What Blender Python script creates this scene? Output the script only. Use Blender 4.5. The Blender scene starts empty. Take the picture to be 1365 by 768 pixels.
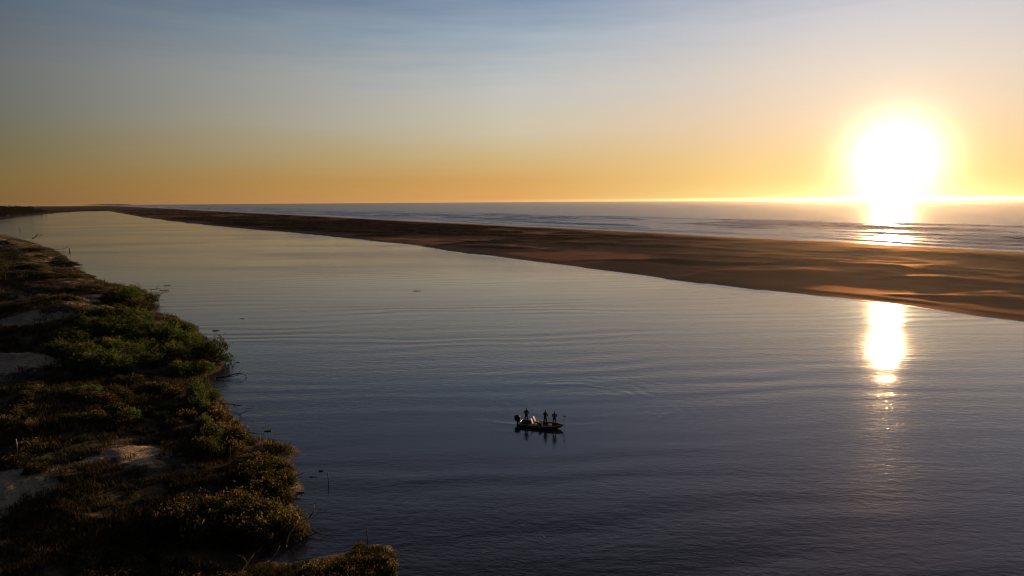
import bpy, bmesh, math, random
import numpy as np
from mathutils import Vector, Matrix, Euler

R_ = math.radians
sc = bpy.context.scene
COL = sc.collection

# ------------------------------------------------------------------ camera
CAM_H = 27.0
FPX = 910.0                      # focal length in photo pixels (1365 wide)
_p = R_(7.33)
_r = -0.0063
_F = np.array([0, math.cos(_p), -math.sin(_p)])
_U0 = np.array([0, math.sin(_p), math.cos(_p)])
_R0 = np.array([1.0, 0, 0])
_R = _R0 * math.cos(_r) + _U0 * math.sin(_r)
_U = _U0 * math.cos(_r) - _R0 * math.sin(_r)
cam_d = bpy.data.cameras.new('camera')
cam = bpy.data.objects.new('camera', cam_d)
COL.objects.link(cam)
cam.matrix_world = Matrix(((_R[0], _U[0], -_F[0], 0), (_R[1], _U[1], -_F[1], 0),
                           (_R[2], _U[2], -_F[2], CAM_H), (0, 0, 0, 1)))
cam_d.sensor_width = 36.0
cam_d.lens = 36.0 * FPX / 1365.0
cam_d.clip_start = 0.5
cam_d.clip_end = 200000.0
sc.camera = cam

# ------------------------------------------------------------------ render, sky, sun
SUN_EL, SUN_AZ = 2.5, 28.95     # degrees; azimuth clockwise from +Y
sc.render.engine = 'CYCLES'
sc.cycles.use_denoising = True
sc.cycles.denoiser = 'OPENIMAGEDENOISE'
sc.cycles.denoising_input_passes = 'RGB_ALBEDO_NORMAL'
sc.cycles.filter_width = 1.15
sc.cycles.max_bounces = 6
sc.cycles.volume_bounces = 0
sc.cycles.volume_step_rate = 4.0
sc.cycles.sample_clamp_indirect = 4.0
sc.view_settings.view_transform = 'Standard'
sc.view_settings.look = 'None'
sc.view_settings.exposure = 0.0
sc.view_settings.gamma = 1.0

def lin(c):
    out = []
    for v in c:
        v = v / 255.0
        out.append(v / 12.92 if v <= 0.04045 else ((v + 0.055) / 1.055) ** 2.4)
    return out

sun_dir = np.array([math.sin(R_(SUN_AZ)) * math.cos(R_(SUN_EL)),
                    math.cos(R_(SUN_AZ)) * math.cos(R_(SUN_EL)), math.sin(R_(SUN_EL))])
sun_d = bpy.data.lights.new('sun', 'SUN')
sun_d.energy = 5.0
sun_d.angle = R_(0.5)
sun_d.color = (1.0, 0.60, 0.28)
sun = bpy.data.objects.new('sun', sun_d)
COL.objects.link(sun)
sun.rotation_euler = Vector(sun_dir).to_track_quat('Z', 'Y').to_euler()
sun.location = (0, 0, 60)

world = bpy.data.worlds.new('World')
sc.world = world
world.use_nodes = True

class NT:
    """small node-tree helper"""
    def __init__(self, tree):
        self.t = tree
        tree.nodes.clear()
    def n(self, kind, **kw):
        nd = self.t.nodes.new(kind)
        for k, v in kw.items():
            setattr(nd, k, v)
        return nd
    def l(self, a, b):
        self.t.links.new(a, b)
    def put(self, sock, v):
        if hasattr(v, 'is_linked'):
            self.l(v, sock)
        else:
            sock.default_value = v
    def math(self, op, a, b=None, clamp=False):
        nd = self.n('ShaderNodeMath', operation=op)
        nd.use_clamp = clamp
        self.put(nd.inputs[0], a)
        if b is not None:
            self.put(nd.inputs[1], b)
        return nd.outputs[0]
    def mix(self, f, a, b, blend='MIX'):
        nd = self.n('ShaderNodeMix', data_type='RGBA', blend_type=blend)
        self.put(nd.inputs['Factor'], f)
        self.put(nd.inputs[6], a if hasattr(a, 'is_linked') else tuple(a)[:3] + (1,))
        self.put(nd.inputs[7], b if hasattr(b, 'is_linked') else tuple(b)[:3] + (1,))
        return nd.outputs[2]
    def rng(self, v, a, b, c=0.0, d=1.0, smooth=False):
        nd = self.n('ShaderNodeMapRange')
        if smooth:
            nd.interpolation_type = 'SMOOTHSTEP'
        self.put(nd.inputs[0], v)
        for i, x in enumerate((a, b, c, d)):
            nd.inputs[1 + i].default_value = x
        return nd.outputs[0]
    def ramp(self, v, stops):
        nd = self.n('ShaderNodeValToRGB')
        cr = nd.color_ramp
        while len(cr.elements) < len(stops):
            cr.elements.new(0.5)
        for e, (p, c) in zip(cr.elements, stops):
            e.position = p
            e.color = tuple(c)[:3] + (1,)
        self.put(nd.inputs[0], v)
        return nd.outputs[0]
    def noise(self, vec, scale, detail=4, rough=0.55, out=0, dist=0.0):
        nd = self.n('ShaderNodeTexNoise')
        if vec is not None:
            self.l(vec, nd.inputs['Vector'])
        nd.inputs['Scale'].default_value = scale
        nd.inputs['Detail'].default_value = detail
        nd.inputs['Roughness'].default_value = rough
        nd.inputs['Distortion'].default_value = dist
        return nd.outputs[out]
    def mapping(self, vec, rot=(0, 0, 0), scale=(1, 1, 1), loc=(0, 0, 0)):
        nd = self.n('ShaderNodeMapping')
        self.l(vec, nd.inputs[0])
        nd.inputs['Location'].default_value = loc
        nd.inputs['Rotation'].default_value = rot
        nd.inputs['Scale'].default_value = scale
        return nd.outputs[0]

def build_sky():
    g = NT(world.node_tree)
    tc = g.n('ShaderNodeTexCoord')
    nrm = g.n('ShaderNodeVectorMath', operation='NORMALIZE')
    g.l(tc.outputs['Generated'], nrm.inputs[0])
    dirv = nrm.outputs[0]
    sep = g.n('ShaderNodeSeparateXYZ')
    g.l(dirv, sep.inputs[0])
    elev = g.math('MULTIPLY', g.math('ARCSINE', sep.outputs[2]), 180 / math.pi)
    dot = g.n('ShaderNodeVectorMath', operation='DOT_PRODUCT')
    g.l(dirv, dot.inputs[0])
    dot.inputs[1].default_value = tuple(sun_dir)
    ang = g.math('MULTIPLY', g.math('ARCCOSINE', g.math('MINIMUM', dot.outputs['Value'], 0.9999999)), 180 / math.pi)
    # thin high cirrus only nudges the elevation the colour is read at
    cm = g.mapping(dirv, scale=(2.2, 2.2, 26.0))
    cir = g.noise(cm, 2.3, 5, 0.6)
    cirr = g.math('MULTIPLY', g.math('SUBTRACT', cir, 0.5), g.rng(elev, 0.5, 9.0, 0.0, 3.6))
    e2 = g.math('MAXIMUM', g.math('SUBTRACT', elev, cirr), 0.0)
    x = g.math('DIVIDE', e2, 50.0)
    E = [0, 1.6, 3.5, 6, 9, 13, 16.5, 21, 26, 34, 50]
    def stops(cols):
        return [(e / 50.0, lin(c)) for e, c in zip(E, cols)]
    far = g.ramp(x, stops([(116, 90, 56), (118, 98, 60), (104, 97, 72), (92, 96, 89), (90, 96, 98),
                           (77, 90, 107), (62, 75, 96), (78, 90, 112), (60, 70, 90), (34, 42, 58), (24, 31, 44)]))
    mid = g.ramp(x, stops([(234, 172, 100), (222, 171, 98), (217, 189, 136), (214, 204, 180), (203, 203, 199),
                           (166, 183, 197), (124, 147, 178), (164, 173, 200), (148, 154, 180), (72, 78, 100), (40, 50, 70)]))
    near = g.ramp(x, stops([(252, 222, 140), (248, 207, 130), (242, 206, 148), (236, 209, 179), (224, 212, 200),
                           (207, 207, 214), (178, 186, 208), (228, 203, 214), (204, 180, 192), (118, 108, 124), (60, 64, 84)]))
    c = g.mix(g.rng(ang, 70, 29), far, mid)
    c = g.mix(g.rng(ang, 29, 10), c, near)
    c = g.mix(g.rng(ang, 75, 150, 0, 0.55), c, (0.02, 0.024, 0.035))
    # camera bloom round the sun and a horizon glow, painted into the sky colour
    core = g.math('MULTIPLY', g.math('EXPONENT', g.math('MULTIPLY', g.math('POWER', g.math('DIVIDE', ang, 2.7), 2.0), -1.0)), 2.6)
    wide = g.math('MULTIPLY', g.math('EXPONENT', g.math('DIVIDE', ang, -5.0)), 0.45)
    band = g.math('MULTIPLY', g.math('EXPONENT', g.math('DIVIDE', g.math('ABSOLUTE', elev), -0.9)),
                  g.math('MULTIPLY', g.math('EXPONENT', g.math('MULTIPLY', g.math('POWER', g.math('DIVIDE', ang, 8.0), 2.0), -1.0)), 0.6))
    def scaled(col, f):
        nd = g.n('ShaderNodeVectorMath', operation='SCALE')
        nd.inputs[0].default_value = col
        g.l(f, nd.inputs['Scale'])
        return nd.outputs[0]
    def add(a, b):
        nd = g.n('ShaderNodeVectorMath', operation='ADD')
        g.l(a, nd.inputs[0]); g.l(b, nd.inputs[1])
        return nd.outputs[0]
    peach = g.math('MULTIPLY', g.math('EXPONENT', g.math('DIVIDE', ang, -10.0)), 0.16)
    c = add(c, scaled((1.0, 0.62, 0.46), peach))
    tot = add(add(add(c, scaled((1.0, 0.92, 0.62), core)), scaled((1.0, 0.80, 0.42), wide)), scaled((1.0, 0.78, 0.28), band))
    bg = g.n('ShaderNodeBackground')
    g.l(tot, bg.inputs['Color'])
    bg.inputs['Strength'].default_value = 0.94
    sky = g.n('ShaderNodeTexSky', sky_type='NISHITA')
    sky.sun_disc = False
    sky.sun_elevation = R_(SUN_EL)
    sky.sun_rotation = R_(SUN_AZ)
    sky.altitude = 27
    bg2 = g.n('ShaderNodeBackground')
    g.l(sky.outputs[0], bg2.inputs['Color'])
    bg2.inputs['Strength'].default_value = 0.05
    mixs = g.n('ShaderNodeMixShader')
    mixs.inputs[0].default_value = 0.94
    g.l(bg2.outputs[0], mixs.inputs[1]); g.l(bg.outputs[0], mixs.inputs[2])
    out = g.n('ShaderNodeOutputWorld')
    g.l(mixs.outputs[0], out.inputs['Surface'])
build_sky()
world.cycles.sampling_method = 'MANUAL'
world.cycles.sample_map_resolution = 1024

# ------------------------------------------------------------------ helpers
def at(u, v, z=0.0):
    """where the line of sight through a photo pixel meets the level z"""
    d = _F + (u - 682.5) / FPX * _R - (v - 384.0) / FPX * _U
    k = (z - CAM_H) / d[2]
    return np.array([d[0] * k, d[1] * k])

T = np.array([-0.5522, 0.8337]); T /= np.linalg.norm(T)     # along the ocean beach, away from us
N = np.array([T[1], -T[0]])                               # seaward
ORG = np.array([257.0, 342.0])
def sd_to_xy(s, d):
    return ORG[0] + s * T[0] + d * N[0], ORG[1] + s * T[1] + d * N[1]

def _hash(ix, iy, seed):
    h = (ix.astype(np.int64) * 374761393 + iy.astype(np.int64) * 668265263 + seed * 144665) & 0xffffffff
    h = ((h ^ (h >> 13)) * 1274126177) & 0xffffffff
    return ((h ^ (h >> 16)) & 0xffff) / 65535.0
def vnoise(x, y, seed=0):
    x = np.asarray(x, float); y = np.asarray(y, float)
    ix = np.floor(x); iy = np.floor(y)
    fx = x - ix; fy = y - iy
    fx = fx * fx * fx * (fx * (fx * 6 - 15) + 10); fy = fy * fy * fy * (fy * (fy * 6 - 15) + 10)
    a = _hash(ix, iy, seed); b = _hash(ix + 1, iy, seed)
    c = _hash(ix, iy + 1, seed); d = _hash(ix + 1, iy + 1, seed)
    return (a + (b - a) * fx) * (1 - fy) + (c + (d - c) * fx) * fy
def fbm(x, y, octv=4, seed=0, gain=0.5):
    s = 0; a = 1; tot = 0
    for o in range(octv):
        s = s + a * vnoise(x * 2 ** o + 17.3 * o, y * 2 ** o - 9.1 * o, seed + o)
        tot += a; a *= gain
    return s / tot
def sstep(x, a, b):
    t = np.clip((x - a) / (b - a), 0, 1)
    return t * t * (3 - 2 * t)

def mesh_np(name, verts, faces_flat, nper, mats, attrs=None, smooth=True, mat_idx=None):
    """verts (n,3); faces_flat (m*nper) indices"""
    me = bpy.data.meshes.new(name)
    verts = np.asarray(verts, np.float32)
    faces_flat = np.asarray(faces_flat, np.int32).ravel()
    m = len(faces_flat) // nper
    me.vertices.add(len(verts)); me.vertices.foreach_set('co', verts.ravel())
    me.loops.add(len(faces_flat)); me.loops.foreach_set('vertex_index', faces_flat)
    me.polygons.add(m)
    me.polygons.foreach_set('loop_start', np.arange(0, m * nper, nper, dtype=np.int32))
    me.polygons.foreach_set('loop_total', np.full(m, nper, np.int32))
    me.polygons.foreach_set('use_smooth', np.full(m, smooth, bool))
    if mat_idx is not None:
        me.polygons.foreach_set('material_index', np.asarray(mat_idx, np.int32))
    for k, a in (attrs or {}).items():
        at_ = me.attributes.new(k, 'FLOAT', 'POINT')
        at_.data.foreach_set('value', np.asarray(a, np.float32).ravel())
    me.update(calc_edges=True)
    for mt in mats:
        me.materials.append(mt)
    return me
def grid_faces(nr, nc):
    i = np.arange(nr * nc).reshape(nr, nc)
    return np.stack([i[:-1, :-1], i[:-1, 1:], i[1:, 1:], i[1:, :-1]], -1).reshape(-1)

def link(name, me, parent=None):
    o = bpy.data.objects.new(name, me)
    COL.objects.link(o)
    if parent is not None:
        o.parent = parent
    return o
def tag(o, label=None, cat=None, group=None, kind=None):
    if label: o['label'] = label
    if cat: o['category'] = cat
    if group: o['group'] = group
    if kind: o['kind'] = kind
    return o
def thing(name, label, cat, loc=(0, 0, 0), rz=0.0, group=None):
    o = bpy.data.objects.new(name, None)
    COL.objects.link(o)
    o.location = loc; o.rotation_euler = (0, 0, rz)
    o.empty_display_size = 0.3
    return tag(o, label, cat, group)
def copy_tree(o, parent=None):
    c = o.copy(); COL.objects.link(c)
    if parent is not None:
        c.parent = parent
    for ch in list(o.children):
        copy_tree(ch, c)
    return c

class MB:
    """collects boxes, tubes and lofts into one mesh"""
    def __init__(self):
        self.v = []; self.f = []
    def add(self, vs, fs):
        o = len(self.v)
        self.v += [tuple(map(float, p)) for p in vs]
        self.f += [tuple(i + o for i in f) for f in fs]
    def box(self, c, s, rot=(0, 0, 0), bev=0.0):
        bm = bmesh.new()
        bmesh.ops.create_cube(bm, size=1.0)
        for vv in bm.verts:
            vv.co = Vector((vv.co.x * s[0], vv.co.y * s[1], vv.co.z * s[2]))
        if bev > 0:
            bmesh.ops.bevel(bm, geom=bm.edges[:], offset=bev, segments=2, affect='EDGES', profile=0.6)
        M_ = Matrix.Translation(Vector(c)) @ Euler(rot).to_matrix().to_4x4()
        bm.verts.index_update()
        self.add([M_ @ vv.co for vv in bm.verts], [[vv.index for vv in f.verts] for f in bm.faces])
        bm.free()
    def tube(self, pts, rads, n=6):
        pts = [Vector(p) for p in pts]
        rings = []
        up = Vector((0.13, 0.21, 1)).normalized()
        for i, p in enumerate(pts):
            a = pts[max(i - 1, 0)]; b = pts[min(i + 1, len(pts) - 1)]
            t = (b - a)
            t = t.normalized() if t.length > 1e-9 else Vector((0, 0, 1))
            x = t.cross(up)
            if x.length < 1e-3:
                x = t.cross(Vector((1, 0, 0)))
            x.normalize(); y = t.cross(x)
            rr = rads[i] if hasattr(rads, '__len__') else rads
            rings.append([p + (x * math.cos(2 * math.pi * k / n) + y * math.sin(2 * math.pi * k / n)) * rr for k in range(n)])
        vs = [q for r in rings for q in r]
        fs = []
        for i in range(len(rings) - 1):
            for k in range(n):
                fs.append((i * n + k, i * n + (k + 1) % n, (i + 1) * n + (k + 1) % n, (i + 1) * n + k))
        fs.append(tuple(range(n - 1, -1, -1)))
        fs.append(tuple((len(rings) - 1) * n + k for k in range(n)))
        self.add(vs, fs)
    def loft(self, secs, closed=True, caps=True):
        n = len(secs[0])
        vs = [q for s in secs for q in s]
        fs = []
        for i in range(len(secs) - 1):
            for k in range(n if closed else n - 1):
                fs.append((i * n + k, i * n + (k + 1) % n, (i + 1) * n + (k + 1) % n, (i + 1) * n + k))
        if caps:
            fs.append(tuple(range(n - 1, -1, -1)))
            fs.append(tuple((len(secs) - 1) * n + k for k in range(n)))
        self.add(vs, fs)
    def build(self, name, mat, parent=None, smooth=False):
        me = bpy.data.meshes.new(name)
        me.from_pydata(self.v, [], self.f)
        bm = bmesh.new(); bm.from_mesh(me)
        bmesh.ops.recalc_face_normals(bm, faces=bm.faces[:])
        bm.to_mesh(me); bm.free()
        if smooth:
            me.polygons.foreach_set('use_smooth', np.ones(len(me.polygons), bool))
        me.materials.append(mat)
        return link(name, me, parent)

# ------------------------------------------------------------------ materials
def new_mat(name):
    m = bpy.data.materials.new(name)
    m.use_nodes = True
    return m, NT(m.node_tree)
def finish(g, shader, disp=None):
    out = g.n('ShaderNodeOutputMaterial')
    g.l(shader, out.inputs['Surface'])
def principled(g, color, rough=0.8, spec=0.3, normal=None, metal=0.0, ior=None):
    b = g.n('ShaderNodeBsdfPrincipled')
    g.put(b.inputs['Base Color'], color if hasattr(color, 'is_linked') else tuple(color)[:3] + (1,))
    g.put(b.inputs['Roughness'], rough)
    b.inputs['Metallic'].default_value = metal
    g.put(b.inputs['Specular IOR Level'], spec)
    if ior:
        b.inputs['IOR'].default_value = ior
    if normal is not None:
        g.l(normal, b.inputs['Normal'])
    return b.outputs[0]
def bump(g, h, dist, strength=1.0, normal=None):
    nd = g.n('ShaderNodeBump')
    nd.inputs['Strength'].default_value = strength
    nd.inputs['Distance'].default_value = dist
    g.l(h, nd.inputs['Height'])
    if normal is not None:
        g.l(normal, nd.inputs['Normal'])
    return nd.outputs[0]
def objco(g):
    return g.n('ShaderNodeTexCoord').outputs['Object']
def attr(g, name):
    nd = g.n('ShaderNodeAttribute'); nd.attribute_name = name
    return nd.outputs['Fac']

def plain_mat(name, col, rough=0.7, spec=0.3, var=0.25, scale=6.0, metal=0.0):
    m, g = new_mat(name)
    o = objco(g)
    nz = g.noise(o, scale, 4)
    dark = [c * (1 - var) for c in col]; lite = [min(1, c * (1 + var)) for c in col]
    c = g.mix(g.rng(nz, 0.3, 0.7), dark, lite)
    finish(g, principled(g, c, rough, spec, bump(g, nz, 0.01, 0.3), metal))
    return m

def leaf_mat(name, a, b, c, trans=0.58, spec=0.25):
    """foliage: colour differs from leaf clump to leaf clump and from plant to plant"""
    m, g = new_mat(name)
    o = objco(g)
    oi = g.n('ShaderNodeObjectInfo')
    nz = g.noise(o, 1.6, 3)
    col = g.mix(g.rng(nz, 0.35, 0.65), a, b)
    col = g.mix(g.rng(attr(g, 'tip'), 0.72, 1.0), col, c)  # golden tips: low sun catching the leaves, put into the colour
    hsv = g.n('ShaderNodeHueSaturation')
    g.l(col, hsv.inputs['Color'])
    g.l(g.rng(oi.outputs['Random'], 0, 1, 0.65, 1.3), hsv.inputs['Value'])
    g.l(g.rng(oi.outputs['Random'], 0, 1, 0.485, 0.515), hsv.inputs['Hue'])
    col = hsv.outputs[0]
    d = principled(g, col, 0.6, spec)
    t = g.n('ShaderNodeBsdfTranslucent')
    g.l(col, t.inputs['Color'])
    ms = g.n('ShaderNodeMixShader')
    ms.inputs[0].default_value = trans
    g.l(d, ms.inputs[1]); g.l(t.outputs[0], ms.inputs[2])
    finish(g, ms.outputs[0])
    return m

M = {}
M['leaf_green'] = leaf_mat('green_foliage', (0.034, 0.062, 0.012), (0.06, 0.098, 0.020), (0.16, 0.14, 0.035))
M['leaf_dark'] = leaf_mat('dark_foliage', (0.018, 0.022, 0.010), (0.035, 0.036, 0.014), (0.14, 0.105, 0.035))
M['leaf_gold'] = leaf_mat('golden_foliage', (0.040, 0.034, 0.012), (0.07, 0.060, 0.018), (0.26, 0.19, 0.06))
M['leaf_far'] = leaf_mat('far_wood_foliage', (0.014, 0.016, 0.009), (0.022, 0.022, 0.012), (0.04, 0.035, 0.015), 0.0, 0.0)  # darker foliage copy: backlit silhouette shade put into the colour
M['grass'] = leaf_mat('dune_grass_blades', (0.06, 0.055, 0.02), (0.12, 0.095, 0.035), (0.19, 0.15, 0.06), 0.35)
M['bark'] = plain_mat('bark', (0.06, 0.045, 0.032), 0.9, 0.1)
M['dead_wood'] = plain_mat('bleached_dead_wood', (0.34, 0.28, 0.22), 0.85, 0.15, 0.35)
M['wet_wood'] = plain_mat('dark_wet_wood', (0.045, 0.035, 0.028), 0.55, 0.4)
M['white_paint'] = plain_mat('weathered_white_paint', (0.55, 0.52, 0.47), 0.6, 0.3, 0.15)

def make_river_mat():
    m, g = new_mat('river_water')
    o = objco(g)
    # wind patches decide how ruffled the surface is
    patch = g.rng(g.noise(g.mapping(o, rot=(0, 0, R_(28)), scale=(0.35, 1.0, 1)), 0.022, 3, 0.5), 0.40, 0.62, 0.6, 1.0, True)
    bd = g.n('ShaderNodeVectorMath', operation='DISTANCE'); g.l(o, bd.inputs[0])
    bq = at(719, 572); bd.inputs[1].default_value = (bq[0], bq[1], 0)
    patch = g.math('MULTIPLY', patch, g.rng(bd.outputs['Value'], 4, 30, 0.30, 1.0, True))
    sp = g.n('ShaderNodeSeparateXYZ'); g.l(o, sp.inputs[0])
    # long low ripple trains, about seven metres from crest to crest, bent and broken by noise
    wob = g.noise(g.mapping(o, scale=(0.45, 1, 1)), 0.035, 3, 0.5)
    ph = g.math('ADD', g.math('MULTIPLY', g.math('ADD', sp.outputs[1], g.math('MULTIPLY', sp.outputs[0], -0.10)), 0.92), g.math('MULTIPLY', wob, 24.0))
    train = g.math('MULTIPLY', g.math('SINE', ph), g.rng(g.noise(g.mapping(o, scale=(0.35, 1, 1)), 0.028, 2), 0.40, 0.62, 0.12, 1.0, True))
    m1 = g.mapping(o, rot=(0, 0, R_(-8)), scale=(0.2, 1.0, 1))
    swell = g.noise(m1, 0.2, 2, 0.45, dist=0.4)
    rip = g.noise(g.mapping(o, rot=(0, 0, R_(6)), scale=(0.5, 1.0, 1)), 1.3, 4, 0.6)
    fine = g.noise(g.mapping(o, rot=(0, 0, R_(5)), scale=(0.6, 1.0, 1)), 4.0, 3, 0.6)
    n0 = bump(g, train, 0.024)
    n1 = bump(g, swell, 0.06, 1.0, n0)
    # breeze far up the river roughens whole patches of it
    paw = g.math('MULTIPLY', g.rng(g.noise(g.mapping(o, rot=(0, 0, R_(25)), scale=(0.4, 1, 1)), 0.011, 3, 0.55), 0.44, 0.56, 0, 1, True), g.rng(sp.outputs[1], 220, 330, 0, 1, True))
    n2 = bump(g, g.math('MULTIPLY', rip, g.math('MULTIPLY', patch, g.math('ADD', 1.0, g.math('MULTIPLY', paw, 2.2)))), 0.054, 1.0, n1)
    n3 = bump(g, fine, 0.011, 1.0, n2)
    # rings and wake left by the boat
    vd = g.n('ShaderNodeVectorMath', operation='DISTANCE')
    g.l(o, vd.inputs[0])
    c = at(770, 534)
    vd.inputs[1].default_value = (c[0], c[1], 0)
    dd = g.math('ADD', vd.outputs['Value'], g.math('MULTIPLY', g.noise(o, 0.25, 2), 5.0))
    ring = g.math('MULTIPLY', g.math('MULTIPLY', g.math('SINE', g.math('MULTIPLY', dd, 2.6)), g.rng(g.noise(o, 0.12, 2), 0.42, 0.6)),
                  g.math('MULTIPLY', g.rng(vd.outputs['Value'], 2, 9, 0, 1, True), g.rng(vd.outputs['Value'], 22, 9, 0, 1, True)))
    n4 = bump(g, ring, 0.010, 1.0, n3)
    bc = at(719, 569)
    lw = g.mapping(o, loc=(-bc[0], -bc[1], 0))
    lw = g.mapping(lw, rot=(0, 0, R_(19)))
    ls = g.n('ShaderNodeSeparateXYZ'); g.l(lw, ls.inputs[0])
    wk = g.math('MULTIPLY', g.math('MULTIPLY', g.rng(ls.outputs[0], -11, -4, 0, 1, True), g.rng(ls.outputs[0], -2.4, -3.0, 0, 1, True)),
                g.math('EXPONENT', g.math('MULTIPLY', g.math('POWER', g.math('DIVIDE', ls.outputs[1], 0.55), 2.0), -1.0)))
    n4 = bump(g, g.math('MULTIPLY', g.noise(o, 2.6, 3), wk), 0.045, 1.0, n4)
    rough = g.rng(patch, 0.6, 1.0, 0.07, 0.12)
    finish(g, principled(g, (0.040, 0.037, 0.047), rough, 0.5, n4, ior=1.33))
    return m
M['river'] = make_river_mat()

def make_sea_mat():
    m, g = new_mat('sea_water')
    o = objco(g)
    ang_ = math.atan2(T[1], T[0])
    mm = g.mapping(o, rot=(0, 0, -ang_), scale=(0.22, 1.0, 1))
    w1 = g.noise(mm, 0.06, 3, 0.55)
    w2 = g.noise(mm, 0.35, 4, 0.6)
    n1 = bump(g, w1, 2.2)
    n2 = bump(g, w2, 0.28, 1.0, n1)
    foam = attr(g, 'foam')
    fn = g.noise(g.mapping(o, rot=(0, 0, -ang_), scale=(0.3, 1, 1)), 0.5, 5, 0.65)
    ff = g.math('MULTIPLY', g.rng(fn, 0.25, 0.42), foam, True)
    col = g.mix(ff, (0.020, 0.026, 0.030), (0.90, 0.88, 0.86))
    finish(g, principled(g, col, g.math('ADD', 0.31, g.math('MULTIPLY', ff, 0.12)), 0.5, n2, ior=1.33))
    return m
M['sea'] = make_sea_mat()

def make_spit_mat():
    m, g = new_mat('spit_sand')
    o = objco(g)
    wet = attr(g, 'wet')
    nz = g.noise(o, 0.05, 5, 0.6)
    n2 = g.noise(g.mapping(o, rot=(0, 0, -math.atan2(T[1], T[0])), scale=(0.35, 1, 1)), 0.6, 4, 0.6)
    col = g.mix(g.rng(nz, 0.35, 0.65), (0.130, 0.076, 0.056), (0.190, 0.113, 0.082))
    col = g.mix(g.math('MULTIPLY', attr(g, 'scrub'), g.rng(n2, 0.30, 0.50)), col, (0.022, 0.018, 0.012))  # scrub tone that also carries painted shade on the far dunes
    col = g.mix(wet, col, (0.12, 0.09, 0.07))
    b = bump(g, n2, 0.12, 0.6)
    df = g.n('ShaderNodeBsdfDiffuse'); g.l(col, df.inputs['Color']); g.l(b, df.inputs['Normal'])
    # sand grains throw low sunlight forward
    gl = g.n('ShaderNodeBsdfGlossy'); g.l(b, gl.inputs['Normal'])
    g.l(g.mix(wet, (0.74, 0.42, 0.24), (0.8, 0.8, 0.8)), gl.inputs['Color'])
    g.l(g.rng(wet, 0, 1, 0.68, 0.10), gl.inputs['Roughness'])
    ms = g.n('ShaderNodeMixShader')
    g.l(g.math('MULTIPLY', g.rng(wet, 0, 1, 0.26, 0.5), g.rng(attr(g, 'scrub'), 0.15, 1.0, 1.0, 0.14)), ms.inputs[0])
    g.l(df.outputs[0], ms.inputs[1]); g.l(gl.outputs[0], ms.inputs[2])
    finish(g, ms.outputs[0])
    return m
M['spit'] = make_spit_mat()

def make_bank_mat():
    m, g = new_mat('bank_ground')
    o = objco(g)
    n1 = g.noise(o, 0.35, 6, 0.62)
    n2 = g.noise(o, 2.2, 4, 0.6)
    n3 = g.noise(o, 0.09, 4, 0.6)
    earth = g.mix(g.rng(n2, 0.35, 0.65), (0.030, 0.024, 0.014), (0.065, 0.050, 0.026))
    dry = g.mix(g.rng(n2, 0.3, 0.7), (0.08, 0.062, 0.03), (0.14, 0.11, 0.055))
    col = g.mix(g.rng(g.math('ADD', g.math('MULTIPLY', n1, 0.6), g.math('MULTIPLY', n3, 0.4)), 0.45, 0.6), earth, dry)
    sand = g.mix(g.rng(n2, 0.3, 0.7), (0.36, 0.265, 0.17), (0.50, 0.38, 0.26))
    grit = g.noise(o, 3.6, 5, 0.7)
    sand = g.mix(g.rng(grit, 0.54, 0.64), sand, (0.09, 0.068, 0.036))
    sf = g.math('ADD', attr(g, 'sand'), g.math('MULTIPLY', g.math('SUBTRACT', n1, 0.5), 1.9))
    col = g.mix(g.rng(sf, 0.34, 0.52), col, sand)
    wet = attr(g, 'wet')
    col = g.mix(wet, col, (0.10, 0.06, 0.035))
    rough = g.rng(wet, 0, 1, 0.95, 0.5)
    n4 = g.noise(o, 5.5, 4, 0.65)
    b1 = bump(g, n4, 0.10, 0.9, bump(g, n2, 0.22, 0.8))
    b2 = bump(g, n1, 0.5, 0.6, b1)
    finish(g, principled(g, col, rough, 0.2, b2))
    return m
M['bank'] = make_bank_mat()
M['far_land'] = plain_mat('far_land_scrub', (0.020, 0.019, 0.012), 0.95, 0.05, 0.5, 0.02)

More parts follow.
